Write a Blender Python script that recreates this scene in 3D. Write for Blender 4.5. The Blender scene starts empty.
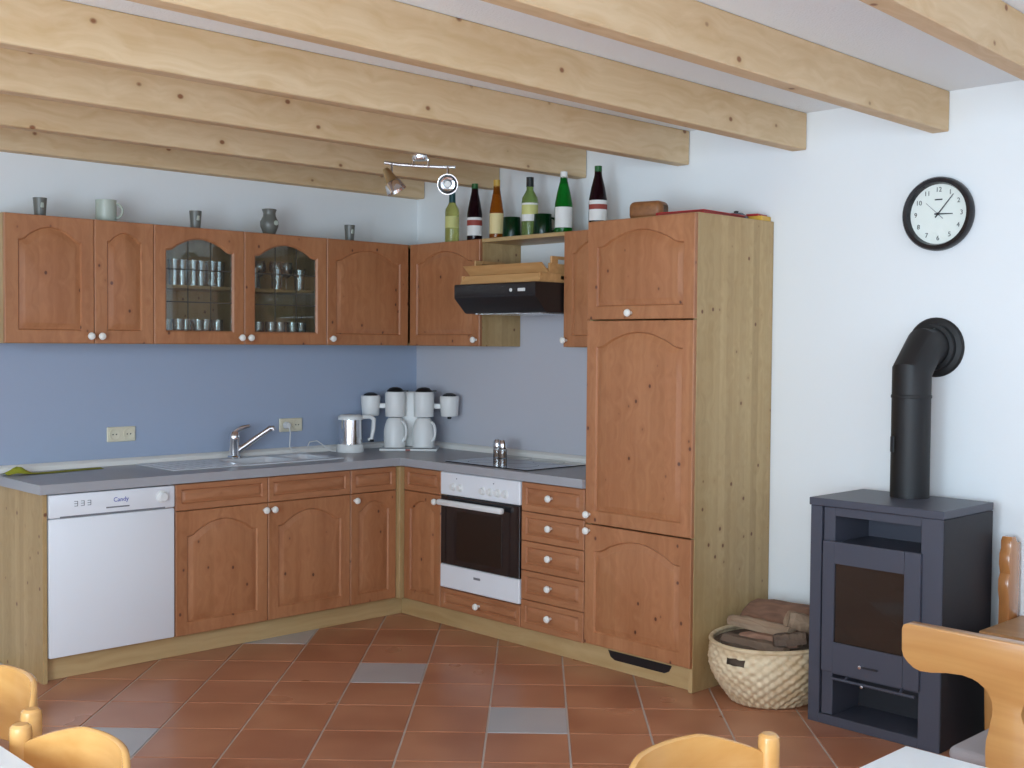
import bpy, bmesh, math, random
from mathutils import Matrix, Vector
random.seed(7)
PI = math.pi
sc = bpy.context.scene
COL = sc.collection
R = math.radians

# ------------------------------------------------------------------ camera
CAM = Vector((-4.6221, -5.6549, 1.491))
yaw, pitch, roll, FPX = 0.7655, -0.0338, 0.0081, 1189.38
fw = Vector((math.sin(yaw)*math.cos(pitch), math.cos(yaw)*math.cos(pitch), math.sin(pitch)))
rt = Vector((math.cos(yaw), -math.sin(yaw), 0)); up = rt.cross(fw)
rt2 = rt*math.cos(roll) + up*math.sin(roll); up2 = -rt*math.sin(roll) + up*math.cos(roll)
cd = bpy.data.cameras.new('camera'); cd.sensor_width = 36; cd.lens = FPX*36/1024; cd.clip_start = .05
co = bpy.data.objects.new('camera', cd); COL.objects.link(co)
M4 = Matrix((rt2, up2, -fw)).transposed().to_4x4(); M4.translation = CAM
co.matrix_world = M4
sc.camera = co

# ------------------------------------------------------------------ sky, daylight, exposure
ROOM_X, ROOM_Y, CEIL = -6.6, -8.2, 2.525
world = bpy.data.worlds.new('sky'); sc.world = world; world.use_nodes = True
bg = world.node_tree.nodes['Background']
bg.inputs[0].default_value = (.62, .78, 1, 1); bg.inputs[1].default_value = 1.6
# windows: (wall, centre along the wall, width, sill, head, watts)
WINDOWS = [('side', -2.5, 1.3, .9, 2.33, 22), ('side', -4.5, 1.6, .12, 2.33, 150), ('side', -6.5, 1.6, .12, 2.33, 150),
           ('rear', -4.6, 1.6, .9, 2.33, 22), ('rear', -1.9, 1.6, .9, 2.33, 12)]
def daylight(w):
    wall, c, wd, z0, z1, watts = w
    l = bpy.data.lights.new('window_daylight', 'AREA'); l.shape = 'RECTANGLE'
    l.size = wd-.1; l.size_y = z1-z0-.1; l.energy = watts; l.color = (.70, .87, 1.0) if wall == 'side' else (.50, .74, 1.0)
    o = bpy.data.objects.new('window_daylight', l); COL.objects.link(o)
    zc = (z0+z1)/2
    if wall == 'side':
        o.location = (ROOM_X-.02, c, zc); o.rotation_euler = (R(90), 0, R(-90))
    else:
        o.location = (c, ROOM_Y-.02, zc); o.rotation_euler = (R(90), 0, 0)
    o.rotation_euler.x = R(90)
for w in WINDOWS: daylight(w)
sc.view_settings.view_transform = 'Standard'; sc.view_settings.look = 'None'
sc.view_settings.gamma = 1; sc.view_settings.use_curve_mapping = False
sc.view_settings.exposure = 0.06
sc.cycles.max_bounces = 10; sc.cycles.diffuse_bounces = 5; sc.cycles.glossy_bounces = 5
sc.cycles.transmission_bounces = 8; sc.cycles.transparent_max_bounces = 24
sc.cycles.caustics_reflective = False; sc.cycles.caustics_refractive = False
sc.cycles.use_denoising = True; sc.cycles.sample_clamp_indirect = 6

# ------------------------------------------------------------------ materials
def srgb(r, g, b):
    f = lambda c: (c/255/12.92) if c/255 <= .04045 else ((c/255+.055)/1.055)**2.4
    return (f(r), f(g), f(b), 1)
MATS = {}
def nodes(name):
    m = bpy.data.materials.new(name); m.use_nodes = True
    nt = m.node_tree; b = nt.nodes['Principled BSDF']; MATS[name] = m
    return m, nt, b
def plain(name, col, rough=.5, metal=0, spec=.5, bump=0, bscale=200, coat=0):
    m, nt, b = nodes(name)
    b.inputs['Base Color'].default_value = col; b.inputs['Roughness'].default_value = rough
    b.inputs['Metallic'].default_value = metal; b.inputs['Specular IOR Level'].default_value = spec
    b.inputs['Coat Weight'].default_value = coat
    tc = nt.nodes.new('ShaderNodeTexCoord'); n = nt.nodes.new('ShaderNodeTexNoise'); n.inputs['Scale'].default_value = bscale
    n.inputs['Detail'].default_value = 3
    nt.links.new(tc.outputs['Object'], n.inputs['Vector'])
    if bump:
        bp = nt.nodes.new('ShaderNodeBump'); bp.inputs['Strength'].default_value = bump; bp.inputs['Distance'].default_value = .004
        nt.links.new(n.outputs['Fac'], bp.inputs['Height']); nt.links.new(bp.outputs['Normal'], b.inputs['Normal'])
    else:
        mr = nt.nodes.new('ShaderNodeMapRange'); mr.inputs['To Min'].default_value = max(rough-.04, .01); mr.inputs['To Max'].default_value = rough+.04
        nt.links.new(n.outputs['Fac'], mr.inputs['Value']); nt.links.new(mr.outputs['Result'], b.inputs['Roughness'])
    return m
def mixc(nt, a, b, fac, blend='MIX'):
    mx = nt.nodes.new('ShaderNodeMix'); mx.data_type = 'RGBA'; mx.blend_type = blend
    for s, v in ((6, a), (7, b)):
        if isinstance(v, tuple): mx.inputs[s].default_value = v
        else: nt.links.new(v, mx.inputs[s])
    if isinstance(fac, (int, float)): mx.inputs[0].default_value = fac
    else: nt.links.new(fac, mx.inputs[0])
    return mx.outputs[2]
def mathn(nt, op, a, b=None):
    n = nt.nodes.new('ShaderNodeMath'); n.operation = op
    for i, v in enumerate((a, b)):
        if v is None: continue
        if isinstance(v, (int, float)): n.inputs[i].default_value = v
        else: nt.links.new(v, n.inputs[i])
    return n.outputs[0]
def ramp(nt, src, stops):
    r = nt.nodes.new('ShaderNodeValToRGB'); e = r.color_ramp.elements
    while len(e) < len(stops): e.new(.5)
    for el, (p, c) in zip(e, stops): el.position = p; el.color = c
    nt.links.new(src, r.inputs[0]); return r.outputs[0]
def wood(name, light, dark, knot, axis='z', rough=.4, stave=0, stave_axis='x', knots=1.0, kscale=7, grain=1.0, kr=.13, coat=0, kal=.55, svar=.55):
    m, nt, b = nodes(name)
    tc = nt.nodes.new('ShaderNodeTexCoord'); oi = nt.nodes.new('ShaderNodeObjectInfo')
    ad = nt.nodes.new('ShaderNodeVectorMath'); ad.operation = 'ADD'
    sl = nt.nodes.new('ShaderNodeVectorMath'); sl.operation = 'SCALE'; sl.inputs[0].default_value = (13.1, 7.7, 19.3)
    nt.links.new(oi.outputs['Random'], sl.inputs['Scale'])
    nt.links.new(tc.outputs['Object'], ad.inputs[0]); nt.links.new(sl.outputs[0], ad.inputs[1])
    P = ad.outputs[0]
    def scaled(v, across, along):
        mp = nt.nodes.new('ShaderNodeMapping'); s = [across]*3; s['xyz'.index(axis)] = along
        mp.inputs['Scale'].default_value = s; nt.links.new(v, mp.inputs['Vector']); return mp.outputs[0]
    vor = nt.nodes.new('ShaderNodeTexVoronoi'); vor.inputs['Scale'].default_value = 1
    nt.links.new(scaled(P, kscale, kscale*kal), vor.inputs['Vector'])
    kd = vor.outputs['Distance']
    # grain bends around the knots
    bend = nt.nodes.new('ShaderNodeVectorMath'); bend.operation = 'ADD'
    cv = nt.nodes.new('ShaderNodeCombineXYZ')
    bv = mathn(nt, 'MULTIPLY', kd, .05)
    for i in range(3): nt.links.new(bv, cv.inputs[i])
    nt.links.new(P, bend.inputs[0]); nt.links.new(cv.outputs[0], bend.inputs[1])
    n1 = nt.nodes.new('ShaderNodeTexNoise'); n1.inputs['Scale'].default_value = 1; n1.inputs['Detail'].default_value = 4
    nt.links.new(scaled(bend.outputs[0], 38, 1.6), n1.inputs['Vector'])
    n2 = nt.nodes.new('ShaderNodeTexNoise'); n2.inputs['Scale'].default_value = 1; n2.inputs['Detail'].default_value = 2
    nt.links.new(scaled(bend.outputs[0], 7, .9), n2.inputs['Vector'])
    g = mathn(nt, 'ADD', mathn(nt, 'MULTIPLY', n1.outputs['Fac'], .6*grain), mathn(nt, 'MULTIPLY', n2.outputs['Fac'], .5*grain))
    col = mixc(nt, light, dark, ramp(nt, g, [(.38*grain, (0, 0, 0, 1)), (.72*grain, (1, 1, 1, 1))]))
    if stave:
        sp = nt.nodes.new('ShaderNodeSeparateXYZ'); nt.links.new(P, sp.inputs[0])
        q = mathn(nt, 'FLOOR', mathn(nt, 'DIVIDE', sp.outputs['xyz'.index(stave_axis)], stave))
        wn = nt.nodes.new('ShaderNodeTexWhiteNoise'); wn.noise_dimensions = '1D'; nt.links.new(q, wn.inputs['W'])
        col = mixc(nt, col, mixc(nt, col, (.72, .69, .60, 1), 1.0, 'MULTIPLY'), mathn(nt, 'MULTIPLY', wn.outputs['Value'], svar))
    if knots:
        kn = nt.nodes.new('ShaderNodeMapRange'); kn.inputs['From Min'].default_value = kr; kn.inputs['From Max'].default_value = kr*.55
        nt.links.new(kd, kn.inputs['Value'])
        halo = nt.nodes.new('ShaderNodeMapRange'); halo.inputs['From Min'].default_value = kr*2.6; halo.inputs['From Max'].default_value = kr
        nt.links.new(kd, halo.inputs['Value'])
        col = mixc(nt, col, dark, mathn(nt, 'MULTIPLY', halo.outputs[0], .6))
        col = mixc(nt, col, knot, mathn(nt, 'MULTIPLY', kn.outputs[0], knots))
    nt.links.new(col, b.inputs['Base Color'])
    b.inputs['Roughness'].default_value = rough; b.inputs['Coat Weight'].default_value = coat; b.inputs['Coat Roughness'].default_value = .15
    bp = nt.nodes.new('ShaderNodeBump'); bp.inputs['Strength'].default_value = .08; bp.inputs['Distance'].default_value = .002
    nt.links.new(n1.outputs['Fac'], bp.inputs['Height']); nt.links.new(bp.outputs['Normal'], b.inputs['Normal'])
    return m
def seethrough(name, tint, gloss=.12, rough=.02, density=0.0, dcol=(.5, .5, .5, 1)):
    # thin clear glass: mostly transparent, fresnel reflection
    m, nt, b = nodes(name)
    nt.nodes.remove(b)
    out = nt.nodes['Material Output']
    tr = nt.nodes.new('ShaderNodeBsdfTransparent'); tr.inputs[0].default_value = tint
    gl = nt.nodes.new('ShaderNodeBsdfGlossy'); gl.inputs['Roughness'].default_value = rough; gl.inputs[0].default_value = (1, 1, 1, 1)
    fr = nt.nodes.new('ShaderNodeFresnel'); fr.inputs[0].default_value = 1.45
    f2 = mathn(nt, 'ADD', mathn(nt, 'MULTIPLY', fr.outputs[0], .9), gloss)
    mx = nt.nodes.new('ShaderNodeMixShader'); nt.links.new(f2, mx.inputs[0]); nt.links.new(tr.outputs[0], mx.inputs[1]); nt.links.new(gl.outputs[0], mx.inputs[2])
    last = mx.outputs[0]
    if density:
        df = nt.nodes.new('ShaderNodeBsdfDiffuse'); df.inputs[0].default_value = dcol
        m2 = nt.nodes.new('ShaderNodeMixShader'); m2.inputs[0].default_value = density
        nt.links.new(last, m2.inputs[1]); nt.links.new(df.outputs[0], m2.inputs[2]); last = m2.outputs[0]
    nt.links.new(last, out.inputs['Surface'])
    return m
# wall: white, with a pale blue-grey toned band between worktop and wall units
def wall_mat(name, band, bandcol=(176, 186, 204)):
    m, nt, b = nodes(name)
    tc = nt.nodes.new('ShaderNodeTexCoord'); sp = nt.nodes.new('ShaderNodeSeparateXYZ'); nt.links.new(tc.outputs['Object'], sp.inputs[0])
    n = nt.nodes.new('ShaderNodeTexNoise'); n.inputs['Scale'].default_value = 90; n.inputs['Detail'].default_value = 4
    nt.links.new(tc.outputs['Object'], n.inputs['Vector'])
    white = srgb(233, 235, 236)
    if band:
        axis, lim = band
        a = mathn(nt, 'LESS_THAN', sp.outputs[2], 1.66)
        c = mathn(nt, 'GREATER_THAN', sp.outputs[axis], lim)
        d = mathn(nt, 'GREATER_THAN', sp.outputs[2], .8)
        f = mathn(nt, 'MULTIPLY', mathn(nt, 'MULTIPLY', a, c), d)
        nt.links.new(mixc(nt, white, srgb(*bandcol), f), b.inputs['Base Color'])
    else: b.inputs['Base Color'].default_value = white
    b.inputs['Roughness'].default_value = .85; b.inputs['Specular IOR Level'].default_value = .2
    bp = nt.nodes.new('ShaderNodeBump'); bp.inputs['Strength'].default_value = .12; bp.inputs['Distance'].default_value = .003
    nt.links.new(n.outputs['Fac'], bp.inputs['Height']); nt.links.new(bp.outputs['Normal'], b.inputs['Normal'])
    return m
wall_mat('wall_band_left', (0, -2.9), (164, 176, 198)); wall_mat('wall_band_right', (1, -2.0), (194, 194, 202)); wall_mat('wall_paint', None)  # one band, darker left and paler right: each wall's light in its colour
plain('ceiling_plaster', srgb(240, 244, 248), .9, bump=.7, bscale=130, spec=.1)
def tile_mat(name, c1, c2, c3, rough):
    m, nt, b = nodes(name)
    tc = nt.nodes.new('ShaderNodeTexCoord'); oi = nt.nodes.new('ShaderNodeObjectInfo')
    ad = nt.nodes.new('ShaderNodeVectorMath'); ad.operation = 'ADD'
    cv = nt.nodes.new('ShaderNodeCombineXYZ'); k = mathn(nt, 'MULTIPLY', oi.outputs['Random'], 37.0)
    for i in range(3): nt.links.new(k, cv.inputs[i])
    nt.links.new(tc.outputs['Object'], ad.inputs[0]); nt.links.new(cv.outputs[0], ad.inputs[1])
    n = nt.nodes.new('ShaderNodeTexNoise'); n.inputs['Scale'].default_value = 3.5; n.inputs['Detail'].default_value = 1; n.inputs['Roughness'].default_value = .4
    nt.links.new(ad.outputs[0], n.inputs['Vector'])
    col = mixc(nt, c1, c2, ramp(nt, n.outputs['Fac'], [(.35, (0, 0, 0, 1)), (.68, (1, 1, 1, 1))]))
    col = mixc(nt, col, c3, mathn(nt, 'MULTIPLY', oi.outputs['Random'], .5))
    nt.links.new(col, b.inputs['Base Color'])
    mr = nt.nodes.new('ShaderNodeMapRange'); mr.inputs['To Min'].default_value = rough-.02; mr.inputs['To Max'].default_value = rough+.03
    nt.links.new(n.outputs['Fac'], mr.inputs['Value']); nt.links.new(mr.outputs['Result'], b.inputs['Roughness'])
    return m
tile_mat('terracotta', srgb(190, 130, 96), srgb(164, 104, 74), srgb(182, 124, 96), .28)
tile_mat('grey_tile', srgb(190, 186, 184), srgb(172, 170, 172), srgb(182, 180, 180), .3)
plain('grout', srgb(206, 198, 190), .9)
wood('cabinet_wood', srgb(184, 127, 87), srgb(164, 106, 69), srgb(98, 58, 42), 'z', .42, stave=.085, kscale=13, kr=.11, kal=.75, svar=.35)
wood('cabinet_wood_flat', srgb(178, 122, 84), srgb(160, 103, 68), srgb(96, 56, 42), 'x', .42, knots=.6, kscale=9, kr=.06, kal=.8)
PP = (srgb(196, 166, 120), srgb(178, 146, 98), srgb(112, 70, 44))
wood('pale_pine', *PP, 'z', .45, stave=.062, kscale=9, kr=.09, kal=.8)
wood('pale_pine_side', *PP, 'z', .45, stave=.048, stave_axis='y', kscale=14, kr=.13, kal=.85, svar=.7, grain=.8)
wood('pale_pine_x', *PP, 'x', .45, kscale=6, kr=.07)
wood('beam_pine', srgb(222, 194, 156), srgb(204, 170, 126), srgb(140, 92, 60), 'x', .6, kscale=7.5, kr=.09, kal=.75)
wood('honey_wood', srgb(196, 146, 88), srgb(176, 122, 68), srgb(150, 90, 40), 'y', .28, knots=.3, kscale=3, kr=.06, coat=.4)
wood('honey_wood_x', srgb(196, 146, 88), srgb(176, 122, 68), srgb(150, 90, 40), 'x', .28, knots=.3, kscale=3, kr=.06, coat=.4)
wood('honey_wood_z', srgb(196, 146, 88), srgb(176, 122, 68), srgb(150, 90, 40), 'z', .28, knots=.3, kscale=3, kr=.06, coat=.4)
wood('chair_wood', srgb(214, 164, 100), srgb(198, 144, 80), srgb(190, 130, 70), 'x', .25, knots=0, coat=.5)
wood('bench_seat_wood', srgb(182, 138, 94), srgb(160, 114, 72), srgb(110, 70, 40), 'y', .35, kscale=4, kr=.06)
wood('carved_wood', srgb(190, 128, 74), srgb(164, 102, 54), srgb(90, 54, 30), 'z', .2, knots=.3, coat=.8)
wood('tray_wood', srgb(216, 172, 118), srgb(194, 146, 92), srgb(140, 90, 50), 'x', .5, knots=0)
wood('bark', srgb(120, 98, 80), srgb(74, 58, 48), srgb(50, 38, 30), 'x', .9, knots=.4, kscale=12)
wood('bark_slab', srgb(150, 112, 90), srgb(104, 74, 60), srgb(60, 42, 34), 'x', .9, knots=.5, kscale=14)
wood('split_wood', srgb(176, 150, 124), srgb(126, 100, 78), srgb(100, 72, 50), 'x', .85, knots=.4, kscale=8)
wood('wicker', srgb(226, 206, 172), srgb(192, 162, 122), srgb(150, 116, 74), 'x', .75, knots=0)
wood('brown_wood', srgb(150, 98, 56), srgb(116, 70, 38), srgb(70, 42, 24), 'x', .5, knots=.3)
plain('worktop_grey', srgb(164, 164, 168), .35, bump=.03, bscale=400)
plain('upstand_white', srgb(236, 234, 228), .5)
plain('sink_steel', srgb(224, 227, 231), .35, metal=.1)
plain('lead', srgb(74, 68, 60), .6)
plain('white_enamel', srgb(232, 234, 238), .3)
plain('white_plastic', srgb(228, 228, 226), .4)
plain('porcelain', srgb(240, 238, 230), .15, coat=.5)
plain('brass', srgb(206, 184, 142), .35, metal=1)
plain('chrome', (.8, .8, .82, 1), .12, metal=1)
plain('steel', (.72, .73, .75, 1), .28, metal=1)
plain('black_glass', (.012, .012, .014, 1), .06, coat=.5)
plain('oven_inner', srgb(34, 26, 22), .25)
plain('black_plastic', srgb(22, 21, 24), .4)
plain('hood_black', srgb(30, 24, 24), .38)
plain('stove_paint', srgb(70, 71, 82), .42, bump=.02, bscale=600)
plain('stove_dark', srgb(32, 31, 37), .6)
plain('flue_black', srgb(15, 13, 15), .55)
plain('fire_glass', (.022, .015, .011, 1), .1, coat=.6)
plain('firebox', srgb(78, 50, 34), .9)
plain('clock_rim', srgb(22, 19, 24), .25)
plain('clock_face', srgb(232, 238, 232), .3)
plain('ink', srgb(30, 30, 32), .5)
plain('ink_grey', srgb(120, 122, 128), .5)
plain('ink_blue', srgb(70, 84, 170), .5)
plain('socket_cream', srgb(222, 214, 190), .4)
plain('table_top', srgb(242, 246, 248), .35)
plain('cushion_grey', srgb(150, 142, 142), .95, bump=.5, bscale=300)
plain('cloth_green', srgb(150, 150, 40), .95, bump=.5, bscale=250)
plain('grey_stoneware', srgb(104, 104, 98), .35, bump=.2, bscale=60)
plain('pale_stoneware', srgb(176, 184, 172), .35)
plain('label_white', srgb(230, 228, 224), .6)
plain('label_red', srgb(150, 62, 50), .6)
plain('label_cream', srgb(226, 206, 150), .6)
plain('label_yellow', srgb(204, 202, 128), .6)
plain('foil_green', srgb(30, 92, 40), .35)
plain('foil_teal', srgb(20, 70, 72), .4)
plain('foil_gold', srgb(200, 160, 70), .35)
plain('foil_dark', srgb(30, 34, 34), .4)
plain('red_card', srgb(176, 36, 44), .4)
plain('yellow_card', srgb(222, 176, 70), .5)
plain('slate_grey', srgb(84, 84, 92), .5)
plain('plug_white', srgb(230, 230, 228), .4)
def bottle_mat(name, col, trans):
    m, nt, b = nodes(name)
    n = nt.nodes.new('ShaderNodeTexNoise'); n.inputs['Scale'].default_value = 20
    mr = nt.nodes.new('ShaderNodeMapRange'); mr.inputs['To Min'].default_value = .04; mr.inputs['To Max'].default_value = .09
    nt.links.new(n.outputs['Fac'], mr.inputs['Value']); nt.links.new(mr.outputs['Result'], b.inputs['Roughness'])
    b.inputs['Base Color'].default_value = col; b.inputs['Transmission Weight'].default_value = trans; b.inputs['IOR'].default_value = 1.3
bottle_mat('glass_pale_wine', srgb(206, 206, 120), .75); bottle_mat('glass_red_wine', srgb(30, 10, 16), .1)
bottle_mat('glass_amber', srgb(178, 96, 24), .6); bottle_mat('glass_pale_green', srgb(160, 190, 110), .75)
bottle_mat('glass_green', srgb(20, 130, 40), .6); bottle_mat('glass_dark_green', srgb(14, 58, 28), .5)
seethrough('window_glass', (.97, .98, 1, 1), .0)
seethrough('cabinet_glass', (.90, .93, .91, 1), .02, density=.04, dcol=(.35, .38, .36, 1))
seethrough('tumbler_glass', (.92, .94, .95, 1), .12, density=.05, dcol=(.8, .85, .9, 1))

# ------------------------------------------------------------------ mesh helpers
class MB:
    def __init__(s): s.v = []; s.f = []
    def add(s, vs, fs, M=None):
        o = len(s.v); s.v += [tuple(M @ Vector(v)) if M else tuple(v) for v in vs]; s.f += [tuple(i+o for i in f) for f in fs]; return s
    def bm(s, b, M=None):
        b.verts.ensure_lookup_table(); b.verts.index_update()
        s.add([v.co.copy() for v in b.verts], [[v.index for v in f.verts] for f in b.faces], M); b.free(); return s
    def box(s, x0, x1, y0, y1, z0, z1, c=0, M=None, seg=1):
        b = bmesh.new(); bmesh.ops.create_cube(b, size=1)
        for v in b.verts: v.co = ((x0+x1)/2+v.co.x*(x1-x0), (y0+y1)/2+v.co.y*(y1-y0), (z0+z1)/2+v.co.z*(z1-z0))
        if c: bmesh.ops.bevel(b, geom=b.edges[:], offset=c, segments=seg, affect='EDGES', profile=.5)
        return s.bm(b, M)
    def lathe(s, prof, n=20, M=None, a0=0, a1=2*PI, cap=True):
        full = abs(a1-a0-2*PI) < 1e-6; k = n if full else n+1
        vs = []; fs = []; rings = []
        for r, z in prof:
            if r < 1e-6: rings.append([len(vs)]*k); vs.append((0, 0, z)); continue
            rings.append(list(range(len(vs), len(vs)+k)))
            for i in range(k):
                a = a0+(a1-a0)*i/n; vs.append((r*math.cos(a), r*math.sin(a), z))
        for p, q in zip(rings, rings[1:]):
            for i in range(n):
                f = [p[i], p[(i+1) % k], q[(i+1) % k], q[i]]; f = list(dict.fromkeys(f))
                if len(f) > 2: fs.append(tuple(f))
        if full and cap:
            if prof[0][0] > 1e-6: fs.append(tuple(reversed(rings[0])))
            if prof[-1][0] > 1e-6: fs.append(tuple(rings[-1]))
        return s.add(vs, fs, M)
    def tube(s, pts, r, n=10, M=None, cap=True):
        pts = [Vector(p) for p in pts]; rs = r if isinstance(r, (list, tuple)) else [r]*len(pts)
        vs = []; fs = []; t0 = (pts[1]-pts[0]).normalized()
        ref = Vector((0, 0, 1)) if abs(t0.z) < .9 else Vector((1, 0, 0))
        u = t0.cross(ref).normalized()
        for i, p in enumerate(pts):
            if i == 0: t = t0
            elif i == len(pts)-1: t = (pts[i]-pts[i-1]).normalized()
            else: t = ((pts[i]-pts[i-1]).normalized()+(pts[i+1]-pts[i]).normalized()).normalized()
            u = (u-t*u.dot(t)).normalized(); w = t.cross(u)
            k = 1.0
            if 0 < i < len(pts)-1:
                k = 1/max(.5, (pts[i]-pts[i-1]).normalized().dot(t))
            d = (pts[min(i+1, len(pts)-1)]-pts[max(i-1, 0)])
            for j in range(n):
                a = 2*PI*j/n; vs.append(p+(u*math.cos(a)+w*math.sin(a))*rs[i])
        for i in range(len(pts)-1):
            for j in range(n):
                j2 = (j+1) % n; fs.append((i*n+j, i*n+j2, (i+1)*n+j2, (i+1)*n+j))
        if cap: fs += [tuple(range(n-1, -1, -1)), tuple((len(pts)-1)*n+j for j in range(n))]
        return s.add(vs, fs, M)
    def prism(s, poly, lo, hi, plane='xz', c=0, M=None):
        # poly in a plane, extruded along the third axis
        def mp(a, b, t): return {'xz': (a, t, b), 'yz': (t, a, b), 'xy': (a, b, t)}[plane]
        b = bmesh.new(); vs = [b.verts.new(mp(p[0], p[1], lo)) for p in poly]
        f = b.faces.new(vs); r = bmesh.ops.extrude_face_region(b, geom=[f])
        nv = [g for g in r['geom'] if isinstance(g, bmesh.types.BMVert)]; d = Vector(mp(0, 0, hi-lo))
        for v in nv: v.co += d
        bmesh.ops.recalc_face_normals(b, faces=b.faces[:])
        if c:
            es = [e for e in b.edges if len(e.link_faces) == 2 and e.calc_face_angle(0) > .9]
            bmesh.ops.bevel(b, geom=es, offset=c, segments=2, affect='EDGES', profile=.5)
        return s.bm(b, M)
    def loops(s, ls, fill_end=False, fill_start=False, closed=False, M=None):
        n = len(ls[0]); vs = [p for l in ls for p in l]; fs = []
        m = len(ls)
        for k in range(m if closed else m-1):
            a, b2 = k*n, ((k+1) % m)*n
            for i in range(n): fs.append((a+i, a+(i+1) % n, b2+(i+1) % n, b2+i))
        if fill_end: fs.append(tuple((m-1)*n+i for i in range(n)))
        if fill_start: fs.append(tuple(range(n-1, -1, -1)))
        return s.add(vs, fs, M)
    def mesh(s, name, mat, smooth=35):
        me = bpy.data.meshes.new(name); me.from_pydata(s.v, [], s.f)
        b = bmesh.new(); b.from_mesh(me); bmesh.ops.recalc_face_normals(b, faces=b.faces[:]); b.to_mesh(me); b.free()
        me.materials.append(MATS[mat])
        if smooth:
            me.polygons.foreach_set('use_smooth', [True]*len(me.polygons)); me.set_sharp_from_angle(angle=R(smooth))
        me.update(); return me
    def build(s, name, mat, parent=None, smooth=35):
        o = bpy.data.objects.new(name, s.mesh(name, mat, smooth)); COL.objects.link(o)
        if parent: o.parent = parent
        return o
def T(x, y, z, rz=0, rx=0, ry=0):
    return Matrix.Translation((x, y, z)) @ Matrix.Rotation(rz, 4, 'Z') @ Matrix.Rotation(ry, 4, 'Y') @ Matrix.Rotation(rx, 4, 'X')
def tag(o, label, cat, group=None):
    o['label'] = label; o['category'] = cat
    if group: o['group'] = group
    return o
def thing(name, label, cat, loc=(0, 0, 0), rz=0, group=None):
    o = bpy.data.objects.new(name, None); COL.objects.link(o); o.location = loc; o.rotation_euler = (0, 0, rz); o.empty_display_size = .1
    return tag(o, label, cat, group)
def struct(o): o['kind'] = 'structure'; return o
def copy_tree(o, parent=None):
    c = o.copy(); COL.objects.link(c); c.parent = parent
    for ch in list(o.children): copy_tree(ch, c)
    return c
def text(name, body, size, mat, parent, M, depth=.0006):
    cu = bpy.data.curves.new(name, 'FONT'); cu.body = body; cu.size = size; cu.extrude = depth; cu.align_x = 'CENTER'; cu.align_y = 'CENTER'
    o = bpy.data.objects.new(name, cu); COL.objects.link(o)
    dg = bpy.context.evaluated_depsgraph_get(); me = bpy.data.meshes.new_from_object(o.evaluated_get(dg))
    bpy.data.objects.remove(o); me.transform(M); me.materials.clear(); me.materials.append(MATS[mat]); me.name = name
    q = bpy.data.objects.new(name, me); COL.objects.link(q); q.parent = parent
    return q
FRONT = Matrix.Rotation(R(90), 4, 'X')            # text plane xy -> xz, facing -y

# ------------------------------------------------------------------ room shell
b = MB().box(ROOM_X-.2, .2, ROOM_Y-.2, .2, -.12, -.004)
floor = struct(b.build('floor', 'grout', smooth=0))
PU, PV = .3245, .3145                              # tile pitch along the two diagonals
def tile_mesh(mat):
    return MB().box(-PU/2+.0038, PU/2-.0038, -PV/2+.0038, PV/2-.0038, -.01, 0, .0015).mesh('tile', mat, 0)
tm, tg = tile_mesh('terracotta'), tile_mesh('grey_tile')
GREY = {(2, -2), (0, -4), (-1, 1), (4, 0), (-3, -1), (-2, -6), (-4, 3), (1, 4)}
cells = []; s2 = math.sqrt(.5)
for i in range(-26, 12):
    for j in range(-26, 24):
        u = -2.755+(i+.5)*PU; v = .39+(j+.5)*PV
        x = (u-v)*s2; y = (u+v)*s2
        if ROOM_X+.2 < x < -.12 and ROOM_Y+.2 < y < -.12:
            d = Vector((x, y, 0))-CAM; dep = d.dot(fw)
            vis = False
            if dep > .5:
                px = 512+FPX*d.dot(rt2)/dep; py = 384-FPX*d.dot(up2)/dep
                vis = -60 < px < 1084 and py < 850
            covered = x > -.45 or (y > -.45)
            cells.append((dep if vis and not covered else 99+dep, i, j, x, y))
cells.sort()
rest = MB()
for n, (dep, i, j, x, y) in enumerate(cells):
    if n < 290 and dep < 99:
        o = bpy.data.objects.new('tile', tg if (i, j) in GREY else tm); COL.objects.link(o); o.parent = floor
        o.location = (x, y, 0); o.rotation_euler = (0, 0, R(45))
    else:
        rest.box(-PU/2+.0038, PU/2-.0038, -PV/2+.0038, PV/2-.0038, -.004, 0, 0, T(x, y, 0, R(45)))
o = rest.build('tile_field', 'terracotta', floor, 0); o['kind'] = 'stuff'

struct(MB().box(ROOM_X-.2, .2, ROOM_Y-.2, .2, CEIL, CEIL+.12).build('ceiling', 'ceiling_plaster', smooth=0))
struct(MB().box(ROOM_X-.2, .2, 0, .2, 0, CEIL).build('wall_left', 'wall_band_left', smooth=0))
struct(MB().box(0, .2, ROOM_Y-.2, 0, 0, CEIL).build('wall_right', 'wall_band_right', smooth=0))
def wall_with_windows(name, wall, a, bnd, at):
    ws = sorted([w for w in WINDOWS if w[0] == wall], key=lambda w: w[1])
    m = MB(); cur = a
    def bx(p, q, z0, z1):
        if wall == 'side': m.box(at-.2, at, p, q, z0, z1)
        else: m.box(p, q, at-.2, at, z0, z1)
    for w in ws:
        l, r = w[1]-w[2]/2, w[1]+w[2]/2
        bx(cur, l, 0, CEIL); bx(l, r, 0, w[3]); bx(l, r, w[4], CEIL); cur = r
    bx(cur, bnd, 0, CEIL)
    return struct(m.build(name, 'wall_paint', smooth=0))
wall_with_windows('wall_side', 'side', ROOM_Y-.2, 0, ROOM_X)
wall_with_windows('wall_behind', 'rear', ROOM_X, 0, ROOM_Y)
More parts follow.
